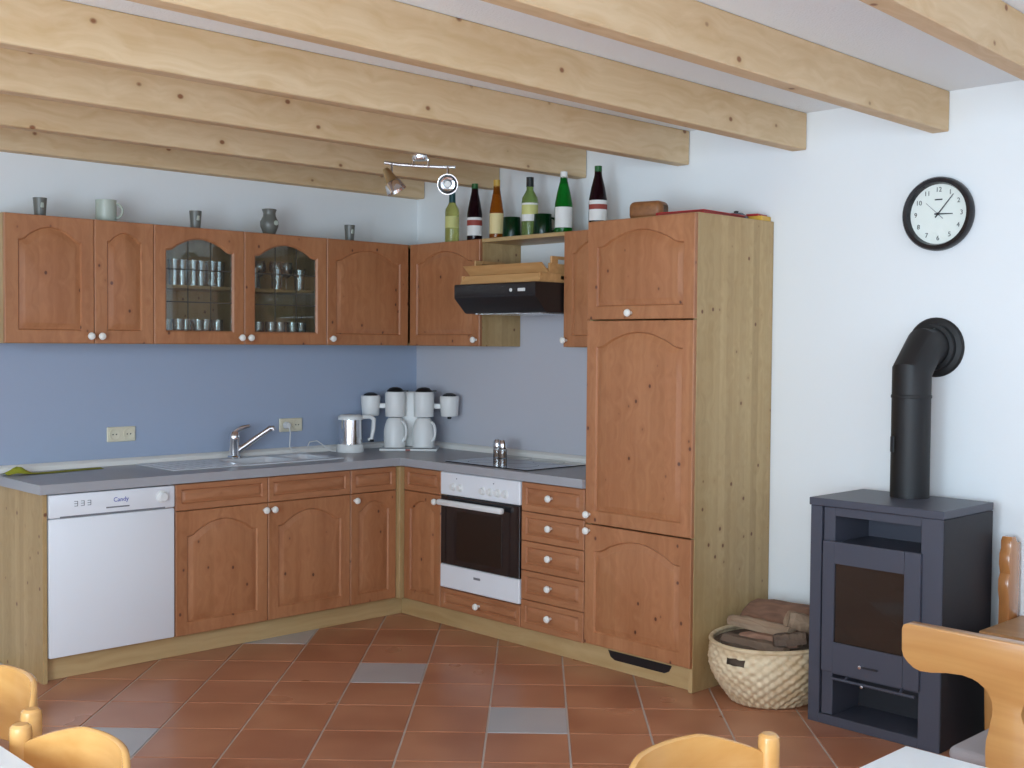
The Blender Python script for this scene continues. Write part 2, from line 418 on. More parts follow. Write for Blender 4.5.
for k, w in enumerate(WINDOWS):
    wall, c, wd, z0, z1, _ = w
    e = bpy.data.objects.new('window_%d' % (k+1), None); COL.objects.link(e); struct(e)
    e.location = (ROOM_X-.14, c, z0) if wall == 'side' else (c, ROOM_Y-.14, z0)
    e.rotation_euler = (0, 0, R(90) if wall == 'side' else R(180))
    h = z1-z0; W = wd/2
    m = MB().box(-W, -W+.06, -.03, .03, 0, h).box(W-.06, W, -.03, .03, 0, h).box(-W, W, -.03, .03, 0, .06).box(-W, W, -.03, .03, h-.06, h).box(-.04, .04, -.03, .03, 0, h)
    m.build('window_frame', 'pale_pine', e)
    MB().box(-W+.06, -.04, -.004, .004, .06, h-.06).build('pane', 'window_glass', e)
    MB().box(.04, W-.06, -.004, .004, .06, h-.06).build('pane', 'window_glass', e)

# ------------------------------------------------------------------ ceiling beams
BEAMS = [(-.004, 0, 'against the kitchen wall, lowest in view and ending above the corner'), (-.668, -.5, 'second out from the kitchen wall'),
         (-1.330, 0, 'carrying the chrome spotlight bar'), (-2.003, 0, 'ending above the tall cabinet'),
         (-2.652, 1.6, 'ending right of the tall cabinet'), (-3.313, 1.7, 'ending above the wall clock'), (-3.93, 4.2, 'nearest of all, crossing the top right corner')]
for y, a, t in BEAMS:
    o = MB().box(ROOM_X+.02, -.006, -.072, 0, 0, .162, .004).build('ceiling_beam', 'beam_pine')
    o.location = (0, y, 2.362); o.rotation_euler = (0, 0, R(a))
    tag(o, 'pale pine ceiling beam ' + t, 'beam', 'pine ceiling beams')

# ------------------------------------------------------------------ kitchen units
def bump01(t):
    a = 1-abs(2*t-1); q = max(0, (a-.07)/.93); k = min(1, q/.28)
    return math.sin(PI/2*q)**1.05*(.35+.65*k*k*(3-2*k))
NB, NS, NT = 6, 6, 26
def outline(x0, x1, z0, z1, y, h=0.0):
    p = []
    for i in range(NB): p.append((x0+(x1-x0)*i/NB, y, z0))
    for i in range(NS): p.append((x1, y, z0+(z1-h-z0)*i/NS))
    for i in range(NT): t = i/NT; p.append((x1+(x0-x1)*t, y, z1-h+h*bump01(t)))
    for i in range(NS): p.append((x0, y, z1-h+(z0-z1+h)*i/NS))
    return p
KNOB = None
def knob(parent, x, y, z):
    global KNOB
    M = T(x, y, z, rx=R(90))
    k = MB().lathe([(.0075, .0), (.0065, .014), (.0155, .019), (.0178, .026), (.015, .033), (.008, .0365), (0, .037)], 14, M).build('knob', 'porcelain', parent)
    return k
def front(parent, x0, x1, z0, z1, yf, h=0.0, m=.058, kn=None, glass=False, name='door', mat='cabinet_wood', th=.02):
    g = .0016; x0 += g; x1 -= g; z0 += g; z1 -= g; c = .003
    ls = [outline(x0, x1, z0, z1, yf+th), outline(x0, x1, z0, z1, yf+c), outline(x0+c, x1-c, z0+c, z1-c, yf)]
    ix0, ix1, iz0, iz1 = x0+m, x1-m, z0+m, z1-m*.85
    if glass:
        ls += [outline(ix0, ix1, iz0, iz1, yf, h), outline(ix0+.008, ix1-.008, iz0+.008, iz1-.008, yf+.008, h), outline(ix0+.008, ix1-.008, iz0+.008, iz1-.008, yf+th, h)]
        d = MB().loops(ls, closed=True).build(name, mat, parent)
        a = .0085
        MB().loops([outline(ix0+a, ix1-a, iz0+a, iz1-a, yf+.013, h), outline(ix0+a, ix1-a, iz0+a, iz1-a, yf+.0165, h)], True, True).build('pane', 'cabinet_glass', d)
        for f in (1/3, 2/3):
            xx = ix0+(ix1-ix0)*f; top = iz1-h+h*bump01(f)-.006
            MB().box(xx-.0018, xx+.0018, yf+.010, yf+.0128, iz0+.004, top).build('lead_bar', 'lead', d)
        for zz in (z0+.207, z0+.367):
            MB().box(ix0+.004, ix1-.004, yf+.0095, yf+.0125, zz-.0028, zz+.0028).build('lead_bar', 'lead', d)
    else:
        ls += [outline(ix0, ix1, iz0, iz1, yf, h), outline(ix0+.006, ix1-.006, iz0+.006, iz1-.006, yf+.009, h)]
        d = MB().loops(ls, fill_start=True, fill_end=False).build(name, mat, parent)
        a, e = .0058, min(.03, (x1-x0)*.1) if h else min(.018, (z1-z0)*.15)
        MB().loops([outline(ix0+a, ix1-a, iz0+a, iz1-a, yf+.0088, h), outline(ix0+a+.004, ix1-a-.004, iz0+a+.004, iz1-a-.004, yf+.0082, h),
                    outline(ix0+e, ix1-e, iz0+e, iz1-e, yf+.001, h*.93), outline(ix0+e+.003, ix1-e-.003, iz0+e+.003, iz1-e-.003, yf+.0003, h*.93)], True).build('raised_panel', mat, d)
    if kn: knob(d, kn[0], yf, kn[1])
    return d
RZ = R(-90)
D = .584                                            # depth of base units to the door faces
ZP, ZT = .103, .822                                 # plinth top, base unit top
def carcass(t, w, d, z0, z1, back=True, top=False, mat='pale_pine_side', shelves=()):
    m = MB().box(.001, .017, -d+.022, -.004, z0, z1).box(w-.017, w-.001, -d+.022, -.004, z0, z1).box(.017, w-.017, -d+.022, -.004, z0, z0+.016)
    if back: m.box(.017, w-.017, -.012, -.004, z0+.016, z1)
    if top: m.box(.017, w-.017, -d+.022, -.004, z1-.016, z1)
    for z in shelves: m.box(.017, w-.017, -d+.04, -.012, z-.008, z+.008)
    return m.build('body', mat, t)
ZF = .694                                           # lower edge of the fascia row
XL = -2.521                                         # left edge of the dishwasher
# end panel beside the dishwasher
o = MB().box(-.02, 0, -D+.004, -.004, 0, .823, .001).build('end_panel', 'pale_pine_side'); o.location = (XL-.003, 0, 0)
tag(o, 'pale pine end panel closing off the worktop beside the white dishwasher', 'panel')
# sink unit: two doors
t = thing('sink_cabinet', 'reddish pine base cabinet with two arched doors under the sink', 'cabinet', (-1.921, 0, 0), 0)
carcass(t, 1.003, D, ZP, ZT)
front(t, 0, .5015, ZP, ZF, -D, .068, kn=(.478, ZF-.035)); front(t, .5015, 1.003, ZP, ZF, -D, .068, kn=(.526, ZF-.035))
front(t, 0, .5015, ZF, ZT, -D, 0, .03, name='fascia', mat='cabinet_wood_flat'); front(t, .5015, 1.003, ZF, ZT, -D, 0, .03, name='fascia', mat='cabinet_wood_flat')
t = thing('base_cabinet', 'narrow reddish pine base cabinet left of the inner corner post', 'cabinet', (-.9175, 0, 0), 0, 'narrow base cabinets at the corner')
carcass(t, .305, D, ZP, ZT)
front(t, 0, .305, ZP, ZF, -D, .05, .05, kn=(.026, ZF-.035)); front(t, 0, .305, ZF, ZT, -D, 0, .03, name='fascia', mat='cabinet_wood_flat')
o = MB().box(-.61, -.574, -.61, -.574, ZP, ZT, .002).build('corner_post', 'pale_pine')
tag(o, 'pale pine post where the two rows of base cabinets meet', 'post')
t = thing('base_cabinet', 'narrow reddish pine base cabinet between corner post and oven', 'cabinet', (0, -.6125, 0), RZ, 'narrow base cabinets at the corner')
carcass(t, .3085, D, ZP, ZT)
front(t, 0, .3085, ZP, ZF, -D, .05, .05, kn=(.282, ZF-.035)); front(t, 0, .3085, ZF, ZT, -D, 0, .03, name='fascia', mat='cabinet_wood_flat')
# oven housing with drawer
t = thing('oven_cabinet', 'reddish pine oven housing with one shallow drawer below the oven', 'cabinet', (0, -.923, 0), RZ)
MB().box(.001, .017, -D+.022, -.004, ZP, ZT).box(.583, .599, -D+.022, -.004, ZP, ZT).box(.017, .583, -D+.022, -.004, ZP, ZP+.016).box(.017, .583, -D+.022, -.004, .2, .212).build('body', 'pale_pine', t)
front(t, 0, .6, ZP, .212, -D, 0, .025, kn=(.30, .158), name='drawer', mat='cabinet_wood_flat')
# drawer unit
t = thing('drawer_cabinet', 'reddish pine drawer unit with five drawers beside the oven', 'cabinet', (0, -1.5245, 0), RZ)
carcass(t, .418, D, ZP, ZT)
dh = (ZT-ZP)/5
for k in range(5): front(t, 0, .418, ZP+k*dh, ZP+(k+1)*dh, -D, 0, .03, kn=(.205, ZP+(k+.55)*dh), name='drawer', mat='cabinet_wood_flat')
# tall fridge cabinet
TH = 2.0544
t = thing('tall_cabinet', 'tall reddish pine fridge cabinet with three arched doors and pale pine side', 'cabinet', (0, -1.945, 0), RZ)
m = MB().box(.001, .018, -D+.022, -.004, .105, TH).box(.018, .595, -D+.022, -.004, .105, .121).box(.018, .595, -D+.022, -.004, TH-.018, TH).box(.018, .595, -.012, -.004, .121, TH-.018)
m.build('body', 'pale_pine', t)
MB().box(.595, .615, -D+.021, -.004, .001, TH, .001).build('side_panel', 'pale_pine_side', t)
MB().box(.595, .615, -D+.021-.002, -D+.021, .001, .1).build('side_panel_foot', 'pale_pine', t)
front(t, 0, .615, .108, .664, -D, .068, kn=(.028, .635)); front(t, 0, .615, .667, 1.600, -D, .068, kn=(.028, .71))
front(t, 0, .615, 1.603, TH-.002, -D, .068, kn=(.265, 1.632))
# plinths
o = MB().box(XL-.002, -.517, -.535, -.517, .001, .1).build('plinth', 'pale_pine_x'); tag(o, 'pale pine plinth board under the dishwasher and sink cabinet', 'plinth', 'plinth boards')
t = thing('plinth', 'pale pine plinth board with dark vent under oven and tall cabinet', 'plinth', (0, -.537, 0), RZ, 'plinth boards')
MB().box(0, 2.002, -.535, -.517, .001, .1).build('board', 'pale_pine_x', t)
MB().prism([(1.52, .088), (1.535, .06), (1.56, .048), (1.85, .048), (1.875, .06), (1.89, .088)], -.538, -.534, 'xz').build('vent', 'black_plastic', t)

# dishwasher
t = thing('dishwasher', 'white built-in dishwasher at the left end of the worktop', 'dishwasher', (XL, 0, 0), 0)
MB().box(.004, .594, -D+.03, -.01, .104, .82, .003).build('body', 'white_enamel', t)
dd = MB().box(.003, .595, -D-.002, -D+.03, .106, .714, .006, seg=2).build('door', 'white_enamel', t)
cp = MB().box(.003, .595, -D-.006, -D+.03, .717, .82, .007, seg=2).build('control_panel', 'white_enamel', t)
MB().box(.05, .595-.05, -D-.0075, -D-.003, .7165, .724, .001).build('grip_slot', 'ink_grey', cp)
MB().box(.26, .37, -D-.0075, -D-.004, .742, .748, .001).build('handle_recess', 'ink_grey', cp)
MB().lathe([(.03, 0), (.029, .004), (.023, .006), (.021, .02), (.018, .023), (0, .023)], 20, T(.53, -D-.006, .772, rx=R(90))).build('program_knob', 'white_plastic', cp)
text('logo', 'Candy', .028, 'ink_blue', cp, T(.33, -D-.0065, .777) @ FRONT)
for k in range(3):
    xx = .122+k*.03
    m = MB()
    for (a0, a1, z0, z1) in ((-.008, .008, .009, .0115), (-.008, .008, -.001, .0015), (-.008, .008, -.0115, -.009), (.0055, .008, 0, .01), (.0055, .008, -.01, 0)):
        m.box(xx+a0, xx+a1, -D-.0072, -D-.0055, .775+z0, .775+z1)
    m.build('button_mark', 'ink_grey', cp)

# oven
t = thing('oven', 'white built-in oven with black glass door and silver bar handle', 'oven', (0, -.923, 0), RZ)
MB().box(.02, .58, -D+.025, -.05, .216, .815).build('body', 'stove_dark', t)
cp = MB().box(.003, .597, -D-.006, -D+.024, .703, .821, .004).build('control_panel', 'white_enamel', t)
for xx in (.105, .16, .33, .385, .44, .495):
    MB().lathe([(.022, 0), (.0215, .003), (.016, .005), (.0145, .018), (.012, .02), (0, .02)], 16, T(xx, -D-.006, .748, rx=R(90))).build('knob', 'white_plastic', cp)
for xx in (.13, .41): MB().box(xx-.003, xx+.003, -D-.0075, -D-.005, .79, .796).build('indicator', 'ink_grey', cp)
dr = MB().box(.004, .596, -D-.004, -D+.024, .34, .699, .003).build('door', 'black_glass', t)
MB().box(.13, .47, -D-.0052, -D-.003, .375, .625, .0005).build('window', 'oven_inner', dr)
hd = MB().box(.02, .51, -D-.052, -D-.026, .652, .682, .008, seg=2).box(.06, .08, -D-.03, -D-.003, .658, .674).box(.45, .47, -D-.03, -D-.003, .658, .674).build('handle', 'white_plastic', dr)
lp = MB().box(.003, .597, -D-.006, -D+.024, .217, .338, .004).build('lower_panel', 'white_enamel', t)
MB().box(.265, .315, -D-.0072, -D-.005, .29, .302, .0005).build('badge', 'ink_grey', lp)

# worktop
t = thing('worktop', 'grey speckled L-shaped worktop running under the blue-grey wall', 'worktop', (0, 0, 0))
X0 = XL-.04
m = MB().box(X0, -1.84, -.6, -.003, .826, .868).box(-1.84, -.88, -.6, -.43, .826, .868).box(-1.84, -.88, -.08, -.003, .826, .868).box(-.88, -.003, -.6, -.003, .826, .868)
m.box(-.6, -.003, -1.943, -.6, .826, .868)
m.build('slab', 'worktop_grey', t, 0)
MB().prism([(-.003, .868), (-.03, .868), (-.026, .888), (-.012, .9), (-.003, .902)], X0, -.03, 'yz').build('upstand', 'upstand_white', t)
MB().prism([(-.003, .868), (-.03, .868), (-.026, .888), (-.012, .9), (-.003, .902)], -1.943, -.003, 'xz').build('upstand', 'upstand_white', t)

# hob
t = thing('hob', 'black glass ceramic hob set in the grey worktop above the oven', 'hob', (0, -.915, .8685), RZ)
MB().box(.0, .61, -.55, -.075, .0, .005, .0015).build('glass', 'black_glass', t)
for (a, bb, r) in ((.15, -.2, .1), (.42, -.2, .08), (.15, -.42, .075), (.42, -.42, .1)):
    MB().lathe([(r, .0051), (r+.003, .0052), (r+.003, .0054), (r, .0054)], 32, T(a, bb, 0), cap=False).build('ring', 'ink_grey', t)

# sink
t = thing('sink', 'stainless steel inset sink with drainer and two bowls', 'sink', (0, 0, .868))
def rect(x0, x1, y0, y1, z, r, n=5):
    p = []
    for cx, cy, a in ((x1-r, y1-r, 0), (x0+r, y1-r, 90), (x0+r, y0+r, 180), (x1-r, y0+r, 270)):
        for i in range(n+1):
            q = R(a+90*i/n); p.append((cx+r*math.cos(q), cy+r*math.sin(q), z))
    return p
m = MB()
SX0, SX1, SY0, SY1 = -1.86, -.862, -.45, -.06
bowls = ((-1.45, -1.12), (-1.09, -.90))
m.box(SX0, -1.45, SY0, SY1, .0005, .006, .002).box(-1.45, -.9, SY0, -.41, .0005, .006).box(-1.45, -.9, -.13, SY1, .0005, .006).box(-1.12, -1.09, -.41, -.13, .0005, .006).box(-.9, SX1, SY0, SY1, .0005, .006, .002)
m.build('plate', 'sink_steel', t)
for x0, x1 in bowls:
    d = .15 if x1-x0 > .25 else .1
    bw = MB().loops([rect(x0-.004, x1+.004, -.414, -.126, .0062, .03), rect(x0+.006, x1-.006, -.404, -.136, .004, .04), rect(x0+.016, x1-.016, -.394, -.146, -.03, .05), rect(x0+.022, x1-.022, -.388, -.152, -d+.02, .06), rect(x0+.045, x1-.045, -.365, -.175, -d, .05)], True).build('bowl', 'sink_steel', t)
    MB().lathe([(.03, -d+.001), (.03, -d+.006), (.024, -d+.007), (0, -d+.007)], 16, T((x0+x1)/2, -.27, 0)).build('drain', 'chrome', bw)
for k in range(7):
    xx = -1.82+k*.05
    MB().box(xx, xx+.02, -.41, -.11, .006, .0085, .001).build('drainer_rib', 'sink_steel', t)
t = thing('faucet', 'chrome mixer tap with long raised spout behind the sink', 'faucet', (-1.322, -.097, .8746))
t.scale = (1.08,)*3
MB().lathe([(.033, 0), (.033, .006), (.027, .012), (.026, .085), (.028, .09), (.028, .115), (.018, .13), (0, .132)], 20).build('body', 'chrome', t)
MB().tube([(.01, -.005, .03), (.05, -.025, .06), (.11, -.06, .11), (.15, -.085, .143), (.161, -.091, .145), (.165, -.093, .133)], [.017, .0165, .0155, .015, .015, .014], 12).build('spout', 'chrome', t)
MB().tube([(0, 0, .125), (.02, -.008, .14), (.045, -.02, .15), (.07, -.03, .156)], [.016, .013, .01, .008], 10).build('lever', 'chrome', t)

# ------------------------------------------------------------------ wall units
DU, ZB, ZU = .311, 1.4756, 2.054
H = ZU-ZB
def wall_unit(name, label, x, w, kside, glass=False, group=None, arch=.062, mm=.058, wall='L', shelves=(), door_w=None, mat='pale_pine_side', kin=.026):
    t = thing(name, label, 'cabinet', (x, 0, ZB) if wall == 'L' else (0, x, ZB), 0 if wall == 'L' else RZ, group)
    carcass(t, w, DU, 0, H, top=True, shelves=shelves, mat=mat)
    dw = door_w or (0, w)
    kx = dw[0]+kin if kside < 0 else dw[1]-kin
    front(t, dw[0], dw[1], 0, H, -DU, arch, mm, kn=(kx, .035), glass=glass)
    return t
G = 'wall cabinets over the worktop'
wall_unit('wall_cabinet', 'reddish pine wall cabinet with one wide arched door at far left', -2.596, .412, 1, group=G)
wall_unit('wall_cabinet', 'narrow reddish pine wall cabinet left of the glass-fronted ones', -2.184, .298, -1, group=G, mm=.06, arch=.045)
SH = .285
GL1 = wall_unit('glass_cabinet', 'glass-fronted wall cabinet holding only tumblers, next to the narrow door', -1.886, .497, 1, True, 'glass-fronted wall cabinets', shelves=(SH,))
GL2 = wall_unit('glass_cabinet', 'glass-fronted wall cabinet holding stemmed glasses', -1.389, .509, -1, True, 'glass-fronted wall cabinets', shelves=(SH,))
wall_unit('wall_cabinet', 'reddish pine wall cabinet directly left of the room corner', -.88, .565, -1, group=G)
t = wall_unit('wall_cabinet', 'reddish pine wall cabinet between room corner and cooker hood', -.003, .909, 1, group=G, wall='R', door_w=(.312, .909))
wall_unit('wall_cabinet', 'reddish pine wall cabinet squeezed between hood and tall cabinet', -1.534, .409, -1, group=G, wall='R', mm=.055, kin=.022)
o = MB().box(0, .617, -.30, -.004, -.02, 0, .001).build('shelf_board', 'pale_pine_x'); o.location = (0, -.9145, 2.054); o.rotation_euler = (0, 0, RZ)
tag(o, 'pale pine board bridging the gap over the cooker hood, bottles on it', 'shelf')

# cooker hood
t = thing('cooker_hood', 'black slanted cooker hood hanging above the hob', 'cooker hood', (0, -.926, 1.648), RZ)
W = .602
def hood_loop(y0, z): return [(0, -.005, z), (W, -.005, z), (W, y0, z), (0, y0, z)]
MB().prism([(-.012, 0), (-.42, 0), (-.43, .006), (-.50, .075), (-.503, .08), (-.503, .146), (-.499, .15), (-.012, .15)], .0, W, 'yz').build('body', 'hood_black', t)
MB().box(.02, W-.02, -.5045, -.5028, .083, .087).build('seam', 'ink', t)
MB().box(.05, W-.05, -.40, -.06, -.004, .001).build('grease_filter', 'steel', t)
MB().lathe([(.009, 0), (.009, .004), (0, .005)], 12, T(.43, -.503, .112, rx=R(90))).build('button', 'white_plastic', t)
MB().box(.48, .53, -.507, -.502, .104, .12, .001).build('switch', 'white_plastic', t)

# trays stacked on the hood
def tray(label, z, w, d, hs, he, rot, dx, dy, flare):
    t = thing('wooden_tray', label, 'tray', (dx, dy, z), RZ+rot, 'wooden trays on the cooker hood')
    zb = hs-.008 if flare < 0 else 0
    dd = d/2+min(flare, 0)-.004; MB().box(-w/2+.013, w/2-.013, -dd+.012, dd-.012, zb, zb+.008, .001).build('base', 'tray_wood', t)
    for s in (-1, 1):
        MB().prism([(s*d/2, .0), (s*(d/2-.012), .0), (s*(d/2-.012+flare), hs), (s*(d/2+flare), hs)], -w/2, w/2, 'yz').build('side', 'tray_wood', t)
        a = sorted((s*(w/2-.0005), s*(w/2-.012))); q = d/2-.013
        if he > hs:                                  # raised end with a hand slot
            m = MB().prism([(-q, 0), (q, 0), (q, hs), (.11, he*.55), (-.11, he*.55), (-q, hs)], a[0], a[1], 'yz')
            m.box(a[0], a[1], -.11, -.06, he*.5, he, .002).box(a[0], a[1], .06, .11, he*.5, he, .002).box(a[0], a[1], -.06, .06, he*.82, he)
        else:
            m = MB().box(a[0], a[1], -q, -.06, 0, hs).box(a[0], a[1], .06, q, 0, hs).box(a[0], a[1], -.06, .06, 0, hs*.35).box(a[0], a[1], -.06, .06, hs*.75, hs)
        m.build('end', 'tray_wood', t)
    return t
tray('pale wooden tray turned upside down on the black hood', 1.7985, .585, .44, .045, .045, 0, -.255, -1.228, -.03)
tray('pale wooden tray with raised slotted ends, upper one of two above hood', 1.8445, .56, .27, .05, .085, R(1.5), -.275, -1.232, .055)

# ------------------------------------------------------------------ glassware in the cabinets
def tumbler(r, h):
    return MB().lathe([(0, .004), (r*.8, .004), (r, h), (r*1.0+.0015, h), (r*.82+.0015, 0), (0, 0)], 14).mesh('tumbler', 'tumbler_glass')
def goblet(r, h):
    return MB().lathe([(0, 0), (r*.85, .0), (r*.8, .004), (.005, .01), (.004, h*.42), (r*.6, h*.5), (r*.98, h*.68), (r, h*.85), (r*.86, h), (r*.84, h), (r*.95, h*.84), (r*.9, h*.7), (r*.5, h*.52), (0, h*.48)], 14).mesh('wine_glass', 'tumbler_glass')
t1, t2, t3, t4 = tumbler(.031, .13), tumbler(.029, .11), tumbler(.031, .105), goblet(.036, .15)
def put(me, name, label, cat, group, x, y, z):
    o = bpy.data.objects.new(name, me); COL.objects.link(o); o.location = (x, y, z); tag(o, label, cat, group)
def nth(k, n): return 'leftmost' if k == 0 else 'rightmost' if k == n-1 else ['second', 'third', 'fourth', 'fifth', 'sixth'][k-1]+' from left'
for k in range(6):
    put(t1, 'tumbler', 'tall clear tumbler, %s on upper shelf of the left glass cabinet' % nth(k, 6), 'glass', 'tall tumblers', -1.886+.165+k*.052, -.20+.02*(k % 2), ZB+SH+.0085)
for k in range(7):
    put(t2, 'tumbler', 'short clear tumbler, %s on bottom of the left glass cabinet' % nth(k, 7), 'glass', 'short tumblers', -1.886+.075+k*.054, -.21+.025*(k % 2), ZB+.0165)
for k in range(4):
    put(t4, 'wine_glass', 'stemmed glass, %s on upper shelf of the right glass cabinet' % nth(k, 4), 'glass', 'stemmed glasses', -1.389+.1+k*.085, -.18+.03*(k % 2), ZB+SH+.0085)
for k in range(3):
    put(t3, 'tumbler', 'small clear tumbler, %s in front of the stemmed glasses' % ('leftmost', 'middle one', 'rightmost')[k], 'glass', 'small tumblers before the stemmed glasses', -1.389+.09+k*.14, -.252, ZB+SH+.0085)
for k in range(6):
    put(t3, 'tumbler', 'small clear tumbler, %s on bottom of the right glass cabinet' % nth(k, 6), 'glass', 'small tumblers', -1.389+.09+k*.066, -.21+.02*(k % 2), ZB+.0165)

# ------------------------------------------------------------------ on top of the wall units
ZTOP = ZU+.0008
def mug_handle(r, z0, z1, out, th, ang):
    M = Matrix.Rotation(ang, 4, 'Z'); p = []
    for i in range(9):
        a = -PI/2+PI*i/8; p.append((r-.002+out*math.cos(a), 0, (z0+z1)/2+(z1-z0)/2*math.sin(a)))
    return MB().tube(p, th, 8, M)
def cup(label, x, r, h, mat='grey_stoneware'):
    t = thing('stoneware_cup', label, 'cup', (x, -.22, ZTOP), 0, 'small grey stoneware cups')
    MB().lathe([(0, 0), (r*.84, 0), (r*.82, h*.12), (r*.85, h*.3), (r, h), (r*.9, h), (r*.7, h*.35), (0, h*.28)], 18).build('bowl', mat, t)
    MB().box(-.008, .008, -r*.95, -r*.7, h*.45, h*.75, .003).build('pale_patch', 'pale_stoneware', t)  # small patch paler than the cup
cup('small grey stoneware cup standing above the widest left door', -2.40, .031, .085)
cup('small grey stoneware cup standing above the first glass door', -1.615, .031, .09)
cup('small grey stoneware cup standing nearest the room corner', -.665, .03, .09)
t = thing('mug', 'pale grey-green straight mug standing above the narrow door', 'mug', (-2.075, -.2, ZTOP))
MB().lathe([(0, 0), (.047, 0), (.049, .004), (.049, .105), (.045, .105), (.044, .01), (0, .008)], 22).build('body', 'pale_stoneware', t)
mug_handle(.049, .02, .088, .03, .006, R(-40)).build('handle', 'pale_stoneware', t)
t = thing('vase', 'small grey bulbous stoneware jug above the second glass door', 'vase', (-1.172, -.2, ZTOP))
t.scale = (1.15,)*3
MB().lathe([(0, 0), (.026, 0), (.03, .012), (.041, .04), (.042, .062), (.03, .085), (.028, .1), (.034, .118), (.03, .12), (.024, .1), (0, .09)], 22).build('body', 'grey_stoneware', t)
MB().lathe([(.012, 0), (.011, .003), (0, .004)], 12, T(.01, -.0405, .055, rx=R(90))).build('pale_patch', 'pale_stoneware', t)  # small round patch paler than the body
mug_handle(.034, .04, .1, .022, .005, R(60)).build('handle', 'grey_stoneware', t)

CD = math.atan2(CAM.y+1.1, CAM.x+.2)
def bottle(label, x, y, mat, prof, label_mat, zl, capm, capz, band=None, liquid=None):
    t = thing('wine_bottle', label, 'bottle', (x, y, ZTOP), 0, 'bottles over the wall cabinets')
    prof = [(r*1.16, z) for r, z in prof]
    MB().lathe([(0, .004)] + prof + [(0, prof[-1][1])], 22).build('body', mat, t)
    rb = prof[1][0]+.0006
    if label_mat: 
        lb = MB().lathe([(rb, zl[0]), (rb, zl[1])], 14, Matrix.Rotation(CD, 4, 'Z'), R(-72), R(72)).build('paper_label', label_mat, t)
        if band: MB().lathe([(rb+.0005, band[1]), (rb+.0005, band[2])], 14, Matrix.Rotation(CD, 4, 'Z'), R(-72), R(72)).build('band', band[0], lb)
    rn = prof[-1][0]+.001; zt = prof[-1][1]
    MB().lathe([(rn+.0012, capz), (rn+.0004, zt-.015), (rn+.0006, zt+.002), (0, zt+.0025)], 16).build('capsule', capm, t)
    return t
def flute(r, h, sh, nk=.0145): return [(r*.96, 0), (r, .006), (r, sh), (r*.97, sh+.03), (r*.75, sh+.085), (nk*1.15, sh+.145), (nk, h)]
def bord(r, h, sh, nk=.0145): return [(r*.96, 0), (r, .006), (r, sh), (r*.93, sh+.018), (r*.6, sh+.04), (nk*1.1, sh+.055), (nk, h)]
BX = -.2
bottle('pale white wine bottle with dark teal neck, first of the row', BX, -.555, 'glass_pale_wine', bord(.035, .285, .175), 'label_yellow', (.085, .15), 'foil_teal', .225)
bottle('dark red wine bottle with green neck standing left of the amber bottle', BX, -.745, 'glass_red_wine', flute(.037, .315, .125), 'label_white', (.03, .13), 'foil_green', .215, ('label_red', .085, .115))
bottle('amber wine bottle with gold neck and cream label', BX, -.922, 'glass_amber', flute(.034, .32, .12), 'label_cream', (.03, .14), 'foil_gold', .24)
bottle('clear green-tinted bottle with yellow label between the two green mugs', BX, -1.178, 'glass_pale_green', [(.037, 0), (.038, .006), (.038, .18), (.035, .205), (.024, .228), (.016, .245), (.0155, .31)], 'label_white', (.08, .175), 'foil_dark', .262, ('label_yellow', .115, .165))
bottle('bright green wine bottle with blank white label', BX, -1.424, 'glass_green', flute(.04, .315, .125), 'label_white', (.03, .135), 'label_white', .255)
bottle('dark red wine bottle standing alone beside the tall cabinet', BX, -1.66, 'glass_red_wine', flute(.04, .32, .13), 'label_white', (.05, .15), 'foil_green', .225, ('label_red', .105, .13))
def gmug(label, y, handle):
    t = thing('glass_mug', label, 'mug', (BX-.01, y, ZTOP), 0, 'dark green glass mugs')
    MB().lathe([(0, 0), (.05, 0), (.051, .006), (.046, .11), (.043, .11), (.047, .012), (0, .01)], 22).build('body', 'glass_dark_green', t)
    mug_handle(.048, .02, .09, .028, .006, R(handle)).build('handle', 'glass_dark_green', t)
gmug('dark green glass mug right of the amber bottle', -1.052, 70)
gmug('dark green glass mug with its handle towards the bright green bottle', -1.285, -55)

# ------------------------------------------------------------------ on the tall cabinet
Z2 = TH+.0008
t = thing('wooden_box', 'rounded brown wooden box lying on the tall cabinet', 'box', (-.42, -2.17, Z2), R(14))
b = bmesh.new(); bmesh.ops.create_cube(b, size=1)
for v in b.verts: v.co = (v.co.x*.1, v.co.y*.165, .0425+v.co.z*.085)
bmesh.ops.bevel(b, geom=b.edges[:], offset=.026, segments=4, affect='EDGES', profile=.5)
MB().bm(b).build('body', 'brown_wood', t)
MB().box(-.022, .022, -.0845, -.081, .02, .066, .001).build('end_cap', 'bark', t)
t = thing('red_folder', 'flat red folder lying on top of the tall cabinet', 'folder', (-.36, -2.42, Z2), R(4))
MB().box(-.17, .17, -.125, .125, 0, .004, .001).box(-.17, .17, -.125, .125, .011, .015, .001).box(-.17, .17, .121, .125, .004, .011).build('cover', 'red_card', t)
MB().box(-.163, .163, -.12, .12, .0045, .0105).build('pages', 'label_red', t)
t = thing('domed_lid', 'dark grey domed lid behind the red folder', 'lid', (-.155, -2.46, Z2))
MB().lathe([(.055, 0), (.057, .006), (.05, .02), (.03, .033), (0, .036)], 20).build('dome', 'slate_grey', t)
MB().lathe([(.009, .034), (.011, .042), (0, .045)], 12).build('grip', 'ink', t)
t = thing('game_box', 'small yellow and red box at the back of the tall cabinet', 'box', (-.055, -2.50, Z2), R(8))
MB().box(-.045, .045, -.05, .05, 0, .022, .002).build('tray', 'yellow_card', t)
MB().box(-.047, .047, -.03, .03, .022, .032, .002).build('cover', 'red_card', t)

# ------------------------------------------------------------------ on the worktop
ZW = .8685
